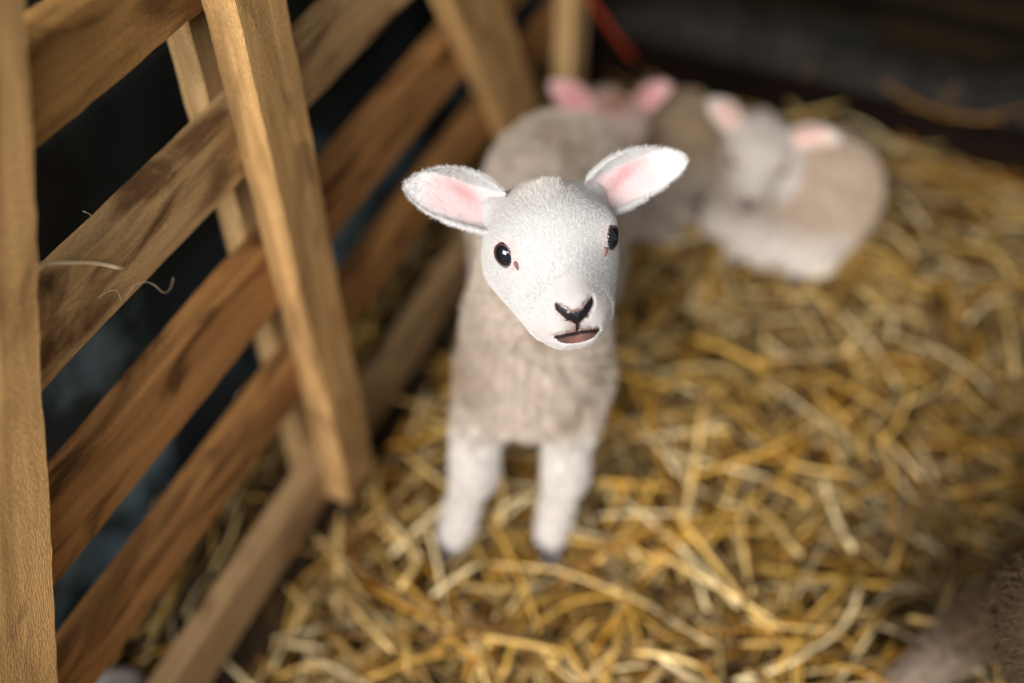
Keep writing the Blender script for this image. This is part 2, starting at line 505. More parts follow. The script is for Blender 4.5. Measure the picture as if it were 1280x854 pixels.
class Head:
    """r = image-right side, f = towards muzzle, u = crown; p = origin in the cranium"""
    def __init__(s, p, f, u, scale=1.0):
        s.f = unit(np.array(f, float)); s.u = np.array(u, float); s.u = unit(s.u - s.f * (s.u @ s.f))
        s.r = np.cross(s.u, s.f); s.p = np.array(p, float); s.k = scale
        # right-handed: r x ... so that r points to the viewer's right when f faces the viewer
        s.R = np.array([s.r, s.f, s.u])

    def w(s, q): return s.p + s.k * (np.asarray(q, float) @ s.R)
    def l(s, P): return (P - s.p) @ s.R.T / s.k

    def prims(s):
        k = s.k
        E = lambda c, rad, b: ('e', s.w(c), s.R, np.array(rad) * k, b * k)
        C = lambda a, b, ra, rb, bl: ('c', s.w(a), s.w(b), ra * k, rb * k, bl * k)
        out = [E((0, -.002, .000), (.0460, .047, .037), .02),
               E((0, .022, .014), (.036, .030, .026), .02),                      # forehead
               C((0, .02, -.006), (0, .072, -.014), .036, .0240, .02),           # muzzle
               C((0, .03, .010), (0, .082, -.003), .022, .0105, .012)]           # bridge
        for sx in (-1, 1):
            out += [C((sx * .024, .000, -.024), (sx * .014, .062, -.026), .0285, .0195, .02),   # jaw and cheek
                    E((sx * .032, .020, .015), (.014, .018, .010), .012),        # brow
                    C((sx * .030, -.012, .010), (sx * .040, -.022, .017), .014, .0070, .018),   # ear root
                    C((sx * .009, .078, -.018), (sx * .011, .084, -.020), .0145, .0105, .008),  # lip pads
                    ]
        out += [C((-.008, .073, -.030), (.008, .073, -.030), .0155, .0155, .010), C((-.006, .082, -.032), (.006, .082, -.032), .0108, .0108, .008)]        # chin
        return out


def nose_mask(q):
    """q: head-local points -> (nose, philtrum, mouth line, lower lip) masks, drawn in the plane square to the 3/4 view"""
    a = q[:, 0]; v = -(q[:, 1] - .03) * math.sin(T38) + (q[:, 2] - .008) * math.cos(T38)
    front = q[:, 1] > .065
    aa = np.abs(a)
    vj = -.0545
    # nostril stroke: from (.003, vj) out to (.0135, vj+.0105), curved
    t = np.clip((aa - .000) / .0135, 0, 1)
    yc = vj + .0115 * t ** 1.25
    wd = .0026 + .0014 * np.sin(np.clip(t, 0, 1) * math.pi)
    nos = (np.abs(v - yc) < wd) & (aa < .0138)
    pad = (v < vj + .0062) & (v > vj - .001) & (aa < .0085 - (v - vj) * .3) & (v > vj - .001 + aa * .2)
    phil = (aa < .0011) & (v < vj) & (v > vj - .0085)
    mv = vj - .0094 - .0004 * np.minimum((aa / .010) ** 2, 3)
    mouth = (np.abs(v - mv) < .0011) & (aa < .0165)
    lip = (v < mv) & (v > mv - .0068 * np.sqrt(np.clip(1 - (aa / .0145) ** 2, 0, 1))) & (aa < .0145)
    return nos & front, pad & front, phil & front, mouth & front, lip & front


def ear_mesh(H, sx, L=.080, W=.0385, raise_=28, fold=0.0, tw=0.0, nt=40, ns=24):
    """leaf-shaped cupped ear; returns verts, faces, colour, (t, s) for fur"""
    Vv = np.array([0, -math.sin(T38), math.cos(T38)]); Tt = np.array([0, math.cos(T38), math.sin(T38)])
    Rr = np.array([sx, 0, 0])
    ra = math.radians(raise_)
    d = Rr * math.cos(ra) + Vv * math.sin(ra) + Tt * fold; d = unit(d)
    nrm = unit(Tt + Rr * .10 - Vv * tw); nrm = unit(nrm - d * (nrm @ d))
    side = np.cross(nrm, d) * sx                      # upper edge positive
    if side @ Vv < 0: side = -side
    base = np.array([sx * .036, -.012, .017])
    ts = np.linspace(0, 1, nt); ss = np.linspace(-1, 1, ns)
    A, B, TS = [], [], []
    for t in ts:
        w_ = np.interp(t, [0, .12, .3, .5, .7, .85, .94, 1], [.72, .88, 1.0, 1.0, .86, .62, .42, .12]) * W / 2
        cup = np.interp(t, [0, .15, .5, 1], [1.5, 1.0, .5, .25])
        for s_ in ss:
            bend = .006 * math.sin(t * 3.1) * -1
            p = base + d * (t * L) + side * (w_ * math.sin(s_ * 1.35) / math.sin(1.35) + .004 * math.sin(t * math.pi)) + nrm * (cup * w_ * (s_ * s_ - .45) * (.9 if s_ < 0 else .75)) + nrm * bend
            th = .0016 * (1 - .6 * abs(s_)) * (1 - .4 * t) + .0002
            A.append(p + nrm * th); B.append(p - nrm * th); TS.append((t, s_))
    A = H.w(np.array(A)); B = H.w(np.array(B)); TS = np.array(TS)
    V = np.concatenate([A, B]); o = nt * ns; F = []
    for i in range(nt - 1):
        for j in range(ns - 1):
            a = i * ns + j; F.append([a, a + ns, a + ns + 1, a + 1]); F.append([o + a, o + a + 1, o + a + ns + 1, o + a + ns])
        for j in (0, ns - 1):
            a = i * ns + j; F.append([a, a + ns, o + a + ns, o + a] if j == 0 else [a, o + a, o + a + ns, a + ns])
    for j in range(ns - 1):
        for i in (0, nt - 1):
            a = i * ns + j; F.append([a, o + a, o + a + 1, a + 1] if i else [a, a + 1, o + a + 1, o + a])
    F = np.array(F)
    # make winding outward on the front sheet
    f0 = F[0]; nf = np.cross(V[f0[2]] - V[f0[0]], V[f0[3]] - V[f0[1]])
    if nf @ (nrm @ H.R) < 0: F = F[:, ::-1]
    return V, F, np.concatenate([TS, TS + [0, 10]]), d @ H.R, side @ H.R, nrm @ H.R


def hoof(parent, p, yaw, mat=M_hoof, s=1.0):
    """cloven hoof: two claws in one mesh"""
    pr = []
    c, q = math.cos(yaw), math.sin(yaw)
    f = np.array([q, -c, 0]); r_ = np.array([c, q, 0])
    for sx in (-1, 1):
        b0 = np.array(p) + r_ * sx * .0062 * s
        pr.append(('c', b0 + np.array([0, 0, .016]) * s, b0 + f * .014 * s + np.array([0, 0, .006]) * s, .0085 * s, .0056 * s, .003))
    V, F = surface(pr, .0022)
    return link_mesh('hoof', V, F, mat, parent)


def make_lamb(name, label, prims, H, body_col, face_col, h, n_wool, n_face, wool_len, feet=(), loc=None, group=None, wool_r=.0003,
              eyes=True, ears=(None, None), ear_pink=srgb(190, 158, 159), leg_col=None, leg_z=.0, closed=False, ear_col=None, crown_col=None, face_len=.0038, body_fn=None):
    root = empty(name, loc if loc is not None else tuple(np.round(H.p * [1, 1, 0], 3)))
    tag(root, label, 'lamb', group)
    ear_col = face_col if ear_col is None else ear_col
    P = list(prims) + (H.prims() if H else [])
    V, F = surface(P, h)

    def colour(Q):
        c = np.tile(body_col, (len(Q), 1))
        if body_fn is not None: c = body_fn(Q, c)
        if H is None: return c, np.full(len(Q), 9.)
        q = H.l(Q)
        rad = np.linalg.norm(q * [.84, .62, 1.0] - [0, .022, -.004], axis=1)
        rt = np.linalg.norm(np.stack([np.abs(q[:, 0]), q[:, 1], q[:, 2]], 1) - [.044, -.020, .020], axis=1)
        rad = np.where(rt < .024, np.minimum(rad, .05), rad)
        w_ = np.clip((.066 - rad) / .008, 0, 1)[:, None]                   # 1 on the head
        c = c * (1 - w_) + face_col * w_
        if crown_col is not None:
            g = np.exp(-((q[:, 0] / .024) ** 2 + ((q[:, 1] + .012) / .024) ** 2)) * (q[:, 2] > 0)
            c = c * (1 - g[:, None]) + crown_col * g[:, None]
        mz = (np.exp(-((q[:, 1] - .090) / .014) ** 2) * .45)[:, None] * (w_ > .5)
        aa = np.abs(q[:, 0]); vv = -(q[:, 1] - .03) * math.sin(T38) + (q[:, 2] - .008) * math.cos(T38) + .0545
        hz = (np.exp(-(aa / .015) ** 4 - ((vv - .002) / .010) ** 2) * .32 * (q[:, 1] > .06))[:, None]
        c = c * (1 - hz) + srgb(96, 88, 88) * hz
        pz = (np.exp(-(aa / .0085) ** 4 - ((vv + .005) / .0045) ** 4) * .75 * (q[:, 1] > .06))[:, None]
        c = c * (1 - pz) + srgb(128, 106, 102) * pz
        c = c * (1 - mz) + (face_col * np.array([.80, .70, .68])) * mz                # skin showing thinner around the mouth
        return c, rad

    eyes_l = [(sx * .0395, .037, .0120) for sx in (-1, 1)]
    cb, rad = colour(V)
    skin = cb * .82
    if H is not None:
        q = H.l(V)
        for e in eyes_l:
            qd = np.linalg.norm(q - e, axis=1); g = np.clip((.0155 - qd) / .004, 0, 1)[:, None]
            skin = skin * (1 - g) + srgb(186, 156, 152) * g
    if H is not None:
        dm = np.zeros(len(V), bool)
        for da in (-.0012, 0, .0012):
            for dv in (-.0012, 0, .0012):
                for mk in nose_mask(H.l(V) + [da, 0, dv]): dm |= mk
        nv0 = vert_normals(V, F); V = V - nv0 * (dm * .0026)[:, None]
    body = link_mesh('body', V, F, M_skin, root, True, skin)

    def fur(Q, N):
        c, rad = colour(Q)
        n = len(Q)
        keep = np.ones(n, bool)
        down = np.array([0, 0, -1.0])
        back = np.array([0, 0, 0.0])
        isf = np.zeros(n, bool)
        Ln = wool_len * rng.uniform(.6, 1.25, n); cu = Ln * .28
        legs = Q[:, 2] < leg_z
        Ln[legs] *= .55
        lay = np.full(n, .45)
        flow = np.tile(down, (n, 1)) + rng.normal(size=(n, 3)) * .5
        # wool lies in little tufts
        tuft = np.stack([vnoise(Q, 60, 5), vnoise(Q, 60, 6), vnoise(Q, 60, 8)], -1)
        flow = flow + tuft * 1.5
        if H is not None:
            q = H.l(Q); isf = rad < .062
            hl = face_len * H.k * rng.uniform(.6, 1.2, n)
            crown = np.exp(-((q[:, 0] / .022) ** 2 + ((q[:, 1] - .0) / .02) ** 2)) * (q[:, 2] > .02)
            tf = np.exp(-((q[:, 0] / .009) ** 2 + ((q[:, 1] - .012) / .012) ** 2)) * (q[:, 2] > .02)
            hl = hl * (1 + .8 * crown + 1.6 * tf)
            Ln = np.where(isf, hl, Ln); cu = np.where(isf, hl * .12, cu)
            fl = -np.tile(H.f, (n, 1)) * 1.0 + H.r[None] * (q[:, :1] * 14) + rng.normal(size=(n, 3)) * (.18 + .35 * crown[:, None]) + tuft * .12
            flow = np.where(isf[:, None], fl, flow)
            lay = np.where(isf, .78 - .25 * crown - .2 * tf, lay)
            if eyes:
                for e in eyes_l:
                    qd = np.linalg.norm((q - e) * [1, 1, .85], axis=1); keep &= qd > .0088
            ms = nose_mask(q)
            inm = ms[0] | ms[1] | ms[2] | ms[3] | ms[4]
            keep &= ~inm
            nearn = (q[:, 1] > .078)
            Ln = np.where(nearn & isf, Ln * .5, Ln)
        fl = flow - N * np.sum(flow * N, 1)[:, None]
        d = unit(unit(fl) * lay[:, None] + N * (1 - lay)[:, None])
        jit = rng.uniform(.86, 1.10, (n, 1))
        c = np.clip(c * jit * (1 + .06 * vnoise(Q, 14, 9)[:, None] + (np.where(isf, .02, .13) * vnoise(Q, 75, 12))[:, None]), 0, .95)
        return keep, d, Ln, cu, c

    add_hair('wool', V, F, n_wool, root, lambda Q, N: (lambda k, d, l, cu, c, r_: (k & ~r_, d, l, cu, c))(*fur(Q, N), (colour(Q)[1] < .062) & (H is not None)), 5, wool_r)
    if H is None:
        for ft in feet: hoof(root, *ft)
        return root
    hm = np.linalg.norm((H.l(V) * [.84, .62, 1] - [0, .022, -.004])[F].mean(1), axis=1) < .068
    add_hair('face_hair', V, F[hm], n_face, root, lambda Q, N: (lambda k, d, l, cu, c, r_: (k & r_, d, l, cu, c))(*fur(Q, N), colour(Q)[1] < .062), 4, .00017 * max(1, wool_r / .0003))
    # nose and mouth, cut from a finer copy of the same muzzle surface
    lo, hi = H.w((0, .082, -.02)) - .036 * H.k, H.w((0, .082, -.02)) + .036 * H.k
    fine = h * .32
    Vn, Fn = surface(H.prims(), max(fine, .00055), lo, hi)
    Nn = vert_normals(Vn, Fn)
    q = H.l(Vn); ms = nose_mask(q)
    cn = np.tile(srgb(150, 112, 108), (len(Vn), 1))
    cn[ms[4]] = srgb(78, 58, 58)
    cl = np.exp(-(q[:, 0] / .007) ** 2)[:, None] * ms[4][:, None]
    cn = cn * (1 - cl) + srgb(116, 80, 76) * cl
    ms4e = ms[4] & (vnoise(Vn, 60, 2) > .2)
    cn[ms4e] *= .7
    cn[ms[1]] = srgb(34, 34, 42)
    cn[ms[0]] = srgb(20, 19, 22); cn[ms[2]] = srgb(26, 20, 22); cn[ms[3]] = srgb(28, 20, 20)
    disp = np.full(len(Vn), .0006) + .0005 * ms[1] - .0012 * ms[0] * (np.abs(q[:, 0]) > .003) - .0005 * ms[2] - .0006 * ms[3] + .0006 * ms[4]
    for nm, sel in (('nose', ms[0] | ms[1] | ms[2]), ('mouth', ms[3] | ms[4])):
        sel2 = sel.copy()
        fs = sel2[Fn].any(1); Fs = Fn[fs]
        if len(Fs) == 0: continue
        lab = np.arange(len(Vn))                                         # keep the one connected piece
        for _ in range(400):
            mnl = lab[Fs].min(1); l2 = lab.copy()
            for i in range(4): np.minimum.at(l2, Fs[:, i], mnl)
            if (l2 == lab).all(): break
            lab = l2
        fl_, cnt_ = np.unique(lab[Fs[:, 0]], return_counts=True); Fs = Fs[lab[Fs[:, 0]] == fl_[cnt_.argmax()]]
        ids, inv = np.unique(Fs, return_inverse=True)
        VV = Vn[ids] + Nn[ids] * (disp[ids] + .0002)[:, None] * H.k
        out = ~sel[ids]; VV[out] -= Nn[ids][out] * .0012
        link_mesh(nm, VV, inv.reshape(-1, 4), M_nose, root, True, cn[ids])
    # eyes
    for e in eyes_l:
        sx = np.sign(e[0])
        hp = H.prims()
        xs = np.linspace(.02, .06, 160)
        line = np.array([H.w((sx * x, .037, .0120)) for x in xs])
        dist = lambda Q: np.array([[prim_d(p, Q[None].astype(np.float32) if Q.ndim == 1 else Q.astype(np.float32)) for p in hp]]).reshape(len(hp), -1)
        def field(Q):
            D = np.full(len(Q), 1.0)
            for p in hp: D = smin(D, prim_d(p, Q.astype(np.float32)), p[-1])
            return D
        hit = line[np.argmax(field(line) > 0)]
        g = np.array([(field((hit + dv_)[None])[0] - field((hit - dv_)[None])[0]) for dv_ in np.eye(3) * .004]); g = unit(g)
        out = unit(g + H.f * .25 + H.u * .1)
        c0 = hit - out * .0066 * H.k
        upv = unit(H.u - H.f * .45); upv = unit(upv - out * (upv @ out)); sd = np.cross(upv, out)
        R = .0104 * H.k
        if closed:
            pass
        else:
            vs, fs = [], []; nu, nv = 32, 18
            for i in range(nv + 1):
                th = math.pi * i / nv
                for j in range(nu):
                    ph = 2 * math.pi * j / nu
                    vs.append(c0 + R * (out * math.cos(th) * 1.0 + (sd * math.cos(ph) * .92 + upv * math.sin(ph) * 1.08) * math.sin(th)))
            for i in range(nv):
                for j in range(nu): fs.append([i * nu + j, i * nu + (j + 1) % nu, (i + 1) * nu + (j + 1) % nu, (i + 1) * nu + j])
            eo = link_mesh('eye', vs, fs, M_eye, root)
        # lids: an almond ring lying on the eyeball
        vs, fs = [], []; nu, nv = 40, 10
        for j in range(nu):
            ph = 2 * math.pi * j / nu
            opening = .80 + .06 * abs(math.cos(ph)) if not closed else .22
            a_ = R * (opening + .02); a2 = a_ * (.84 if not closed else 2.6)
            oy = a_ * 1.10 * math.sin(ph); ox = a2 * math.cos(ph)
            ctr = c0 + sd * ox + upv * oy + out * R * math.sqrt(max(1 - (ox / (.92 * R)) ** 2 - (oy / (1.08 * R)) ** 2, 0))
            tng = unit(sd * math.cos(ph) + upv * math.sin(ph)); rr = (.0006 if not closed else .0026) * H.k
            for i in range(nv):
                an = 2 * math.pi * i / nv; vs.append(ctr + tng * math.cos(an) * rr * 1.5 + out * math.sin(an) * rr * .9)
        for j in range(nu):
            for i in range(nv): fs.append([j * nv + i, j * nv + (i + 1) % nv, ((j + 1) % nu) * nv + (i + 1) % nv, ((j + 1) % nu) * nv + i])
        link_mesh('eyelid', vs, fs, M_lid, root)
        if not closed:
            # tear duct in front of the eye
            t0 = hit + (-H.r * sx * .0085 + H.f * .0075 - H.u * .002) * H.k; t0 = t0 - g * (field(t0[None])[0] - .0004); pr = [('c', t0, t0 + (-H.u * .0035 + H.f * .0022 - H.r * sx * .001) * H.k, .0020 * H.k, .0013 * H.k, .001)]
            Vd, Fd = surface(pr, .0007); link_mesh('tear_duct', Vd, Fd, M_duct, root)
    # ears
    for sx, kw in zip((-1, 1), ears):
        kw = kw or {}
        Ve, Fe, TS, ed, es, en = ear_mesh(H, sx, **kw)
        front = TS[:, 1] < 5; s_ = np.where(front, TS[:, 1], TS[:, 1] - 10); t_ = TS[:, 0]
        pk = np.exp(-((s_ + .02) / .66) ** 4) * np.exp(-(np.maximum(t_ - .62, 0) / .20) ** 2) * front
        core = np.exp(-((s_ - .20 + .9 * (.45 - t_)) / .24) ** 2) * np.exp(-((t_ - .40) / .24) ** 2) * front
        pk = pk * .85
        ce = ear_col[None] * (1 - pk[:, None]) + ear_pink * pk[:, None]
        ce = ce * (1 - .7 * core[:, None]) + srgb(156, 98, 102) * .7 * core[:, None]
        eo = link_mesh('ear', Ve, Fe, M_ear, root, True, ce)
        from_front = front

        def efur(Q, N, Ve=Ve, Fe=Fe, TS=TS, ed=ed, es=es, en=en):
            rel = Q - H.w(np.array([sx * .036, -.012, .017]))
            kwL = kw.get('L', .080); kwW = kw.get('W', .0385)
            t = rel @ ed / (kwL * H.k); s = rel @ es / (kwW * H.k * .5)
            fr = (N @ en) > .0
            inner = fr & (np.abs(s) < .70) & (t < .85)
            n = len(Q)
            keep = ~(inner & (rng.random(n) < .72))
            fl = ed[None] * .9 + es[None] * s[:, None] * .7 + rng.normal(size=(n, 3)) * .25
            fl = fl - N * np.sum(fl * N, 1)[:, None]
            edge = np.abs(s) > .75
            lay = np.where(inner, .75, np.where(edge, .55, .8))
            d = unit(unit(fl) * lay[:, None] + N * (1 - lay)[:, None])
            Ln = .0042 * H.k * rng.uniform(.6, 1.2, n) * np.where(inner, .8, 1)
            c = np.tile(ear_col, (n, 1)); c[inner] = ear_col * .6 + ear_pink * .4
            c = np.clip(c * rng.uniform(.9, 1.08, (n, 1)), 0, .95)
            return keep, d, Ln, Ln * .1, c
        add_hair('ear_hair', Ve, Fe, max(1500, n_face // 6), eo, efur, 3, .0002 * max(1, wool_r / .0003))
    for ft in feet: hoof(root, *ft)
    return root


CR, CU, CT = np.array([1., 0, 0]), np.array([0, math.sin(PITCH), math.cos(PITCH)]), np.array([0, -math.cos(PITCH), math.sin(PITCH)])


def head_at(p, theta, roll, yaw=0.0, scale=1.0):
    """theta: how far the muzzle drops below the view line; roll: + lifts the right-hand ear; yaw: + turns to the right"""
    th, ro, ya = map(math.radians, (theta, roll, yaw))
    r_ = CR * math.cos(ro) + CU * math.sin(ro); up = CU * math.cos(ro) - CR * math.sin(ro)
    f = CT * math.cos(th) - up * math.sin(th); u_ = CT * math.sin(th) + up * math.cos(th)
    f2 = f * math.cos(ya) + r_ * math.sin(ya)
    H = Head(p, f2, u_, scale)
    return H


I3 = np.eye(3)
WHITE = srgb(194, 192, 191); CREAM = srgb(202, 187, 173); BUFF = srgb(168, 148, 128); BROWN = srgb(150, 122, 98)

# --- the lamb in front
H1 = head_at((.030, .515, .470), 40, 5.5, 6, .89)
mid = H1.w((0, .03, .008)); H1.p = H1.p + (np.array([.0297, .4834, .4763]) - mid)
nb = H1.w((0, -.03, -.02))
p1 = [
    ('c', (.022, .610, .262), (.045, .775, .278), .058, .062, .04),                     # trunk
    ('e', (.021, .575, .262), I3, (.051, .056, .064), .03),                              # chest
    ('e', (.020, .566, .228), I3, (.044, .044, .040), .03),                              # brisket
    ('e', (.050, .775, .278), I3, (.065, .070, .070), .03),                              # rump
    ('c', (.021, .582, .310), tuple(nb), .050, .036, .03),                               # neck
    ('c', (-.018, .578, .235), (-.035, .548, .150), .027, .0185, .02), ('c', (-.036, .548, .150), (-.036, .541, .125), .0185, .0190, .01),
    ('c', (-.036, .541, .128), (-.050, .545, .060), .0170, .0130, .012), ('c', (-.050, .545, .055), (-.059, .533, .024), .0155, .0150, .01),
    ('c', (.059, .575, .230), (.051, .546, .145), .027, .0175, .02), ('c', (.052, .546, .145), (.052, .541, .120), .0175, .0180, .01),
    ('c', (.052, .541, .122), (.045, .543, .060), .0160, .0125, .012), ('c', (.045, .543, .055), (.041, .532, .026), .0148, .0142, .01),
    # hind legs
    ('c', (.000, .790, .230), (-.012, .770, .150), .042, .024, .02), ('c', (-.012, .770, .150), (-.012, .825, .105), .022, .016, .012), ('c', (-.012, .825, .105), (-.012, .805, .026), .015, .015, .01),
    ('c', (.080, .790, .230), (.090, .770, .150), .042, .024, .02), ('c', (.090, .770, .150), (.090, .825, .105), .022, .016, .012), ('c', (.090, .825, .105), (.090, .805, .026), .015, .015, .01),
    ('c', (.040, .825, .290), (.044, .852, .200), .014, .010, .012),                     # tail
]
LEGC = srgb(216, 209, 204)


def body1(Q, c):
    w_ = np.clip((.20 - Q[:, 2]) / .03, 0, 1)[:, None]
    c = c * (1 - w_) + LEGC * w_
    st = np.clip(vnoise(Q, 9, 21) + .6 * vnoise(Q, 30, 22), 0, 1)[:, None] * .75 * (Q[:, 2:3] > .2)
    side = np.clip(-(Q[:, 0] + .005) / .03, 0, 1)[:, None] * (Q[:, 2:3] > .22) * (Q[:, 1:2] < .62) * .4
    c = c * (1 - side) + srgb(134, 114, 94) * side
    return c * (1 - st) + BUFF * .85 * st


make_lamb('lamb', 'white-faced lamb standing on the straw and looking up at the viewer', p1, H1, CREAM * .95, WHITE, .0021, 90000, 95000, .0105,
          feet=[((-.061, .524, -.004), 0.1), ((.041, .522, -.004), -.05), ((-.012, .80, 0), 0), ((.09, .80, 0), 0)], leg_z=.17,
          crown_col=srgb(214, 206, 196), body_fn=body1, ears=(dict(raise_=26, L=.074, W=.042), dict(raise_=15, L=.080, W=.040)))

# --- pink-eared lamb lying behind it
H2 = head_at((.128, 1.035, .166), 60, -6, 16, .84)
p2 = [('c', (.140, 1.095, .075), (.218, 1.115, .080), .058, .060, .04), ('e', (.225, 1.110, .078), I3, (.060, .058, .064), .03),
      ('c', (.140, 1.075, .10), tuple(H2.w((0, -.035, -.012))), .042, .030, .03),
      ('c', (.15, 1.05, .05), (.16, 1.01, .03), .026, .018, .02), ('c', (.16, 1.01, .03), (.21, .995, .022), .016, .013, .01),
      ('c', (.222, 1.085, .055), (.200, 1.045, .042), .040, .022, .02), ('c', (.200, 1.045, .038), (.236, 1.022, .028), .016, .013, .01),
      ('c', (.270, 1.15, .08), (.280, 1.155, .03), .012, .010, .01)]
make_lamb('lamb', 'pink-eared lamb with buff-brown fleece lying behind the standing lamb', p2, H2, srgb(176, 152, 126), srgb(222, 196, 186), .0032, 26000, 14000, .010,
          wool_r=.0005, ear_pink=srgb(216, 150, 150), ear_col=srgb(214, 176, 172), crown_col=srgb(178, 112, 88), closed=True,
          ears=(dict(raise_=44, L=.078, W=.042), dict(raise_=32, L=.062, W=.036)),
          body_fn=lambda Q, c: c + (CREAM * .9 - c) * np.clip((.11 - Q[:, 2]) / .04, 0, 1)[:, None])

# --- sleeping lamb at the right
H4 = head_at((.310, 1.010, .152), 72, -4, -8, .80)
p4 = [('c', (.335, 1.060, .075), (.395, 1.010, .085), .050, .064, .04), ('e', (.405, .998, .086), I3, (.064, .058, .072), .03),
      ('c', (.325, 1.055, .09), tuple(H4.w((0, -.03, -.02))), .042, .031, .03),
      ('c', (.405, .975, .055), (.385, .945, .040), .042, .032, .02), ('c', (.385, .945, .036), (.330, .955, .028), .024, .016, .02), ('c', (.330, .955, .028), (.300, .968, .026), .015, .014, .01),
      ('c', (.300, 1.03, .06), (.275, .995, .045), .026, .018, .02), ('c', (.275, .995, .045), (.315, .975, .045), .016, .014, .01),
      ('c', (.445, 1.02, .09), (.462, 1.00, .03), .014, .010, .01)]
make_lamb('lamb', 'cream lamb curled up asleep on the straw in front of the dark back wall', p4, H4, srgb(194, 174, 154), srgb(200, 190, 182), .0032, 26000, 14000, .010,
          wool_r=.0005, ear_pink=srgb(222, 182, 168), closed=True, ears=(dict(raise_=34, L=.072, W=.040), dict(raise_=14, L=.082, W=.038)),
          body_fn=lambda Q, c: c + (srgb(230, 220, 212) - c) * (np.clip((.09 - Q[:, 2]) / .04, 0, 1) * (Q[:, 0] < .43))[:, None])

# --- grey-brown lamb at the right edge, mostly outside the frame
H5 = Head((.455, .215, .425), (-.75, -.55, -.25), (0, 0, 1), 1.0)
p5 = [('c', (.475, .335, .275), (.700, .36, .275), .070, .070, .04), ('e', (.415, .318, .255), I3, (.062, .060, .066), .03),
      ('c', (.450, .31, .30), (.462, .245, .395), .054, .040, .03),
      ('c', (.435, .380, .215), (.402, .385, .120), .034, .022, .02), ('c', (.402, .385, .120), (.366, .368, .028), .0205, .0165, .015),
      ('c', (.450, .285, .215), (.440, .275, .120), .034, .022, .02), ('c', (.440, .275, .120), (.436, .27, .028), .0205, .0165, .015),
      ('c', (.70, .40, .22), (.69, .41, .14), .042, .024, .02), ('c', (.69, .41, .14), (.735, .41, .10), .022, .016, .01), ('c', (.735, .41, .10), (.72, .41, .026), .015, .015, .01),
      ('c', (.70, .32, .22), (.69, .31, .14), .042, .024, .02), ('c', (.69, .31, .14), (.735, .31, .10), .022, .016, .01), ('c', (.735, .31, .10), (.72, .31, .026), .015, .015, .01),
      ('c', (.76, .36, .30), (.79, .36, .2), .014, .010, .012)]
make_lamb('lamb', 'dark grey-brown lamb cut off by the right edge with one pale shin in view', p5, H5, srgb(70, 55, 40), srgb(96, 80, 66), .0034, 26000, 5000, .010,
          wool_r=.0004, feet=[((.362, .362, 0), -1.0), ((.434, .268, 0), -1.2), ((.72, .41, 0), -1.4), ((.72, .31, 0), -1.4)],
          body_fn=lambda Q, c: c + (srgb(134, 118, 104) - c) * np.clip((.13 - Q[:, 2]) / .08, 0, 1)[:, None])

# ------------------------------------------------------------------ straw bedding
M_straw, N_, L_, P_ = new_mat('straw_stem')
a_ = N_.new('ShaderNodeAttribute'); a_.attribute_name = 'col'; L_.new(a_.outputs[0], P_.inputs['Base Color'])
P_.inputs['Roughness'].default_value = .42; P_.inputs['Specular IOR Level'].default_value = .45


def straw_mesh(C, head, pitch, Ln, W, bend, kink, colr, kz=None):
    """many stems: bent four-sided tubes, six rings each"""
    n = len(C); K = 6; t = np.linspace(-.5, .5, K)
    ang = head[:, None] + bend[:, None] * t[None] + kink[:, None] * (t[None] > .05)
    pit = pitch[:, None] + 0 * ang
    step = (Ln / (K - 1))[:, None]
    dx = np.cos(ang) * np.cos(pit) * step; dy = np.sin(ang) * np.cos(pit) * step; dz = np.sin(pit) * step
    X = np.cumsum(dx, 1); Y = np.cumsum(dy, 1); Z = np.cumsum(dz, 1)
    X -= X.mean(1, keepdims=True); Y -= Y.mean(1, keepdims=True); Z -= Z.mean(1, keepdims=True)
    Z += (kz[:, None] if kz is not None else 0) * (1 - (2 * t[None]) ** 2)
    ctr = np.stack([X + C[:, :1], Y + C[:, 1:2], Z + C[:, 2:3]], -1)
    T = unit(np.gradient(ctr, axis=1)); S = unit(np.cross(T, np.array([0, 0, 1.]))); U = np.cross(S, T)
    rt = rng.uniform(-.7, .7, n)[:, None, None]
    S2 = S * np.cos(rt) + U * np.sin(rt); U2 = np.cross(S2, T)
    Wt = (W[:, None, None] * .5) * np.ones((1, K, 1))
    ring = np.stack([ctr + S2 * Wt, ctr + U2 * Wt * .42, ctr - S2 * Wt, ctr - U2 * Wt * .42], 2)   # n,K,4,3
    V = ring.reshape(-1, 3)
    b = (np.arange(n) * K * 4)[:, None, None] + (np.arange(K - 1) * 4)[None, :, None]
    j = np.arange(4)[None, None]; j2 = (np.arange(4) + 1)[None, None] % 4
    F = np.stack([b + j, b + j2, b + 4 + j2, b + 4 + j], -1).reshape(-1, 4)
    e0 = (np.arange(n) * K * 4)[:, None]; e1 = e0 + (K - 1) * 4
    F = np.concatenate([F, e0 + [[3, 2, 1, 0]], e1 + [[0, 1, 2, 3]]])
    return V, F, np.repeat(colr, K * 4, 0)


def fast_mesh(name, V, F, mat, col):
    me = bpy.data.meshes.new(name)
    me.vertices.add(len(V)); me.vertices.foreach_set('co', V.astype(np.float32).ravel())
    me.loops.add(F.size); me.loops.foreach_set('vertex_index', F.astype(np.int32).ravel())
    me.polygons.add(len(F)); me.polygons.foreach_set('loop_start', np.arange(0, F.size, 4, dtype=np.int32))
    me.polygons.foreach_set('use_smooth', np.ones(len(F), bool))
    me.update(calc_edges=True)
    a = me.attributes.new('col', 'FLOAT_COLOR', 'POINT'); c = np.ones((len(V), 4), np.float32); c[:, :3] = col
    a.data.foreach_set('color', c.ravel()); me.materials.append(mat)
    o = bpy.data.objects.new(name, me); COL.objects.link(o)
    return o


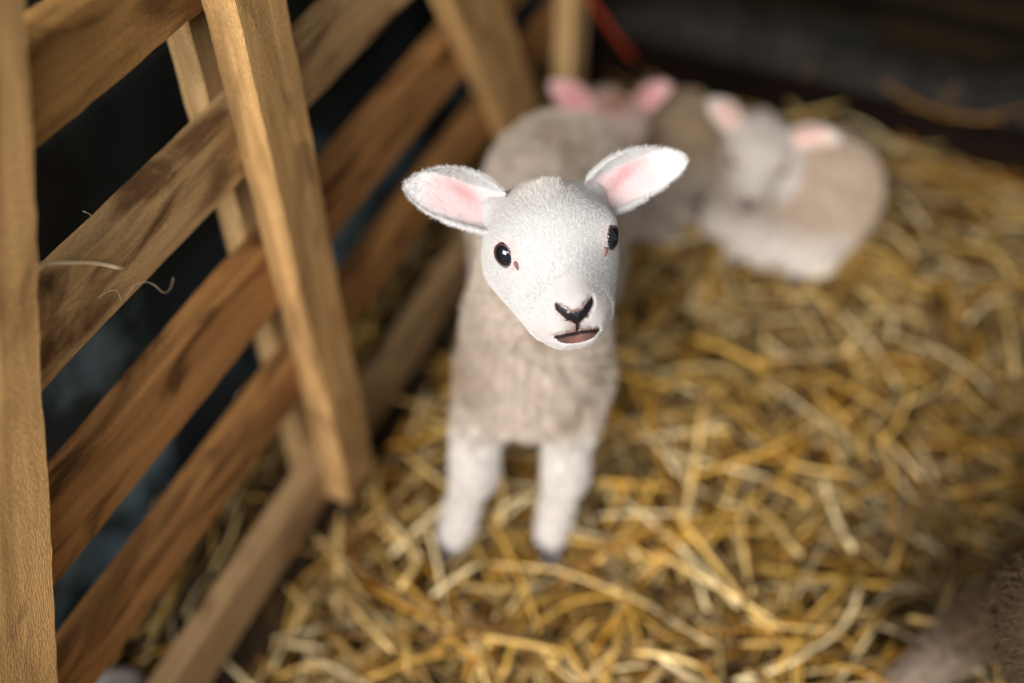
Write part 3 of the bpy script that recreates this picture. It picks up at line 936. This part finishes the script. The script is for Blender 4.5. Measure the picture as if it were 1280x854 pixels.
PAL = np.array([srgb(210, 168, 84), srgb(186, 138, 50), srgb(226, 194, 132), srgb(240, 218, 172), srgb(132, 92, 32), srgb(218, 180, 104), srgb(84, 58, 26), srgb(204, 180, 126)])
PW = np.array([.19, .15, .19, .14, .12, .11, .07, .03])


def scatter(n, zlo, zhi, lmin, lmax, wmin, wmax, xr, yr, pitch_s, dark=1.0):
    x = rng.uniform(*xr, n); y = rng.uniform(*yr, n)
    P = np.stack([x, y, 0 * x], -1)
    nn_ = (P - FQ) @ FN; ss = (P - FP) @ FU
    ok = (nn_ > -.125) & (ss < .825) & ((nn_ > .015) | (nn_ < -.03))
    x, y, nn_, ss = x[ok], y[ok], nn_[ok], ss[ok]; n = len(x)
    Ln = rng.uniform(lmin, lmax, n) * rng.uniform(.5, 1, n)
    # short pieces lie in the strip behind the hurdle and by its foot, along it
    head = rng.uniform(0, 6.28, n)
    near = (nn_ < .05)
    fa = math.atan2(FU[1], FU[0])
    head = np.where(near, fa + rng.normal(size=n) * .25, head)
    Ln = np.where(near, np.minimum(Ln, .07), Ln)
    nb_ = ss > .76
    head = np.where(nb_, math.atan2(FN[1], FN[0]) + rng.normal(size=n) * .4, head)
    z = ground_z(x, y) + rng.uniform(zlo, zhi, n)
    C = np.stack([x, y, z], -1)
    ci = rng.choice(len(PAL), n, p=PW)
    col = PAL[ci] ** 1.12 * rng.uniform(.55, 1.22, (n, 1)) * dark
    painted_shade = np.exp(-(((x - .43) / .13) ** 2 + ((y - .50) / .10) ** 2)) * .72 + .45 * np.exp(-(((x + .16) / .12) ** 2 + ((y - .36) / .06) ** 2)) + .55 / (1 + np.exp(-(x - .52) / .09))
    painted_shade = np.clip(painted_shade * rng.uniform(.6, 1.2, n), 0, .88)[:, None]                   # shade in the hollows and falloff to the right, painted into the stem colour
    col = col * (1 - painted_shade) + srgb(52, 36, 18) * painted_shade
    W = rng.uniform(wmin, wmax, n)
    return straw_mesh(C, head, rng.normal(size=n) * pitch_s, Ln, W, rng.normal(size=n) * .35, rng.normal(size=n) * .6 * (rng.random(n) < .25), col * np.minimum(1, .86 / col.max(1, keepdims=True)), rng.normal(size=n) * .006)


LEDGE = [(.407, .094, .489, .066), (.489, .068, .500, .120), (.54, .070, .60, .108), (.50, .066, .57, .080), (.60, .09, .66, .10), (.29, .078, .31, .10), (.44, .070, .52, .075)]
lc = np.array([(bpt(.862, (z0 + z1) / 2, (n0 + n1) / 2)) for n0, z0, n1, z1 in LEDGE])
ll = np.array([math.hypot(n1 - n0, z1 - z0) for n0, z0, n1, z1 in LEDGE]); lp = np.array([math.atan2(z1 - z0, n1 - n0) for n0, z0, n1, z1 in LEDGE])
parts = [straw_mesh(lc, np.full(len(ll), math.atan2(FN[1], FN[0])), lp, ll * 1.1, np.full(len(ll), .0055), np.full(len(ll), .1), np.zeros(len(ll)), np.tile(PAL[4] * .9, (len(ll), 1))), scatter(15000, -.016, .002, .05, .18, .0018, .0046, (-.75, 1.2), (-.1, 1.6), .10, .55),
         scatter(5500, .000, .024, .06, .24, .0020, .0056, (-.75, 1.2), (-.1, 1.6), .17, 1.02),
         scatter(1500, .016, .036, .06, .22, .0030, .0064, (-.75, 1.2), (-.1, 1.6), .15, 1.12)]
off = 0; VV, FF, CC = [], [], []
for v, f, c in parts: VV.append(v); FF.append(f + off); CC.append(c); off += len(v)
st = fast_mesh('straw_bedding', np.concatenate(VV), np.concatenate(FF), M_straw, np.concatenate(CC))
tag(st, 'loose golden straw bedding covering the whole pen floor', 'straw', kind='stuff')


# ------------------------------------------------------------------ small things
def tube(name, pts, r0, mat, parent=None, n=7, taper=1.0):
    pts = np.array(pts, float); V, F = [], []
    for i, p in enumerate(pts):
        t = unit(pts[min(i + 1, len(pts) - 1)] - pts[max(i - 1, 0)]); a = unit(np.cross(t, [.3, .1, .95])); b = np.cross(t, a)
        rr = r0 * (1 + (taper - 1) * i / (len(pts) - 1))
        for j in range(n): an = 6.2832 * j / n; V.append(p + (a * math.cos(an) + b * math.sin(an)) * rr)
    for i in range(len(pts) - 1):
        for j in range(n): F.append([i * n + j, i * n + (j + 1) % n, (i + 1) * n + (j + 1) % n, (i + 1) * n + j])
    F.append(list(range(n - 1, -1, -1))); F.append([(len(pts) - 1) * n + j for j in range(n)])
    return link_mesh(name, V, F, mat, parent)


M_twine, N_, L_, P_ = new_mat('orange_twine'); P_.inputs['Base Color'].default_value = (*srgb(190, 66, 22), 1); P_.inputs['Roughness'].default_value = .6
M_pale, N_, L_, P_ = new_mat('pale_straw'); P_.inputs['Base Color'].default_value = (*srgb(238, 218, 180), 1); P_.inputs['Roughness'].default_value = .4
M_stone = sheet_mat('grey_stone', srgb(176, 168, 164), srgb(110, 104, 100), .3, .7, 40, .85, 1)

tw = [bpt(.67, .262, -.004), bpt(.675, .248, .004), bpt(.69, .222, .014), bpt(.73, .165, .030), bpt(.77, .110, .046), bpt(.80, .070, .058)]
tw = [np.array(p) for p in tw]
fine = [tw[0] + (tw[i] - tw[0]) for i in range(len(tw))]
o = tube('baler_twine', fine, .0030, M_twine)
tag(o, 'orange baler twine stretched from the far end of the hurdle towards the dark back wall', 'twine')
pts = [fpt(-.232 + .05 * t, .556 - .030 * t - .016 * t * t, .004 + .010 * t * t + .004 * math.sin(t * 5)) for t in np.linspace(0, 1, 12)]
o = tube('straw_stalk', pts, .0011, M_pale, None, 6, 1.5)
tag(o, 'single pale straw stalk caught on a hurdle rail near the left edge', 'straw')
rs = np.random.default_rng(5)
V, F = surface([('e', (-.372, .372, .012), I3, (.030, .022, .020), .01), ('e', (-.360, .366, .016), I3, (.020, .024, .016), .01)], .003)
V = V + vert_normals(V, F) * (.0012 * vnoise(V, 22, 3))[:, None]
o = link_mesh('stone', V, F, M_stone); tag(o, 'small pale grey stone in the bedding at the foot of the hurdle, bottom left corner', 'stone')

for s0, z0, nn0, sd, lb in ((-.205, .500, .004, 3, 'thin curled wool strand snagged on the rail face beside the near slanting brace'),
                            (-.135, .452, -.03, 8, 'thin pale wool strand hanging in the dark gap between two rails')):
    rs = np.random.default_rng(sd); a_ = rs.uniform(0, 6.28)
    pts = []; c_ = np.array([s0, z0])
    for i in range(26):
        a_ += .34 * math.sin(i * .5 + sd) + rs.normal() * .12
        c_ = c_ + np.array([math.cos(a_), math.sin(a_)]) * .0034; pts.append(fpt(c_[0], c_[1], nn0 + .003 * math.sin(i * .4)))
    o = tube('wool_strand', pts, .00022, M_pale, None, 5); tag(o, lb, 'wool')
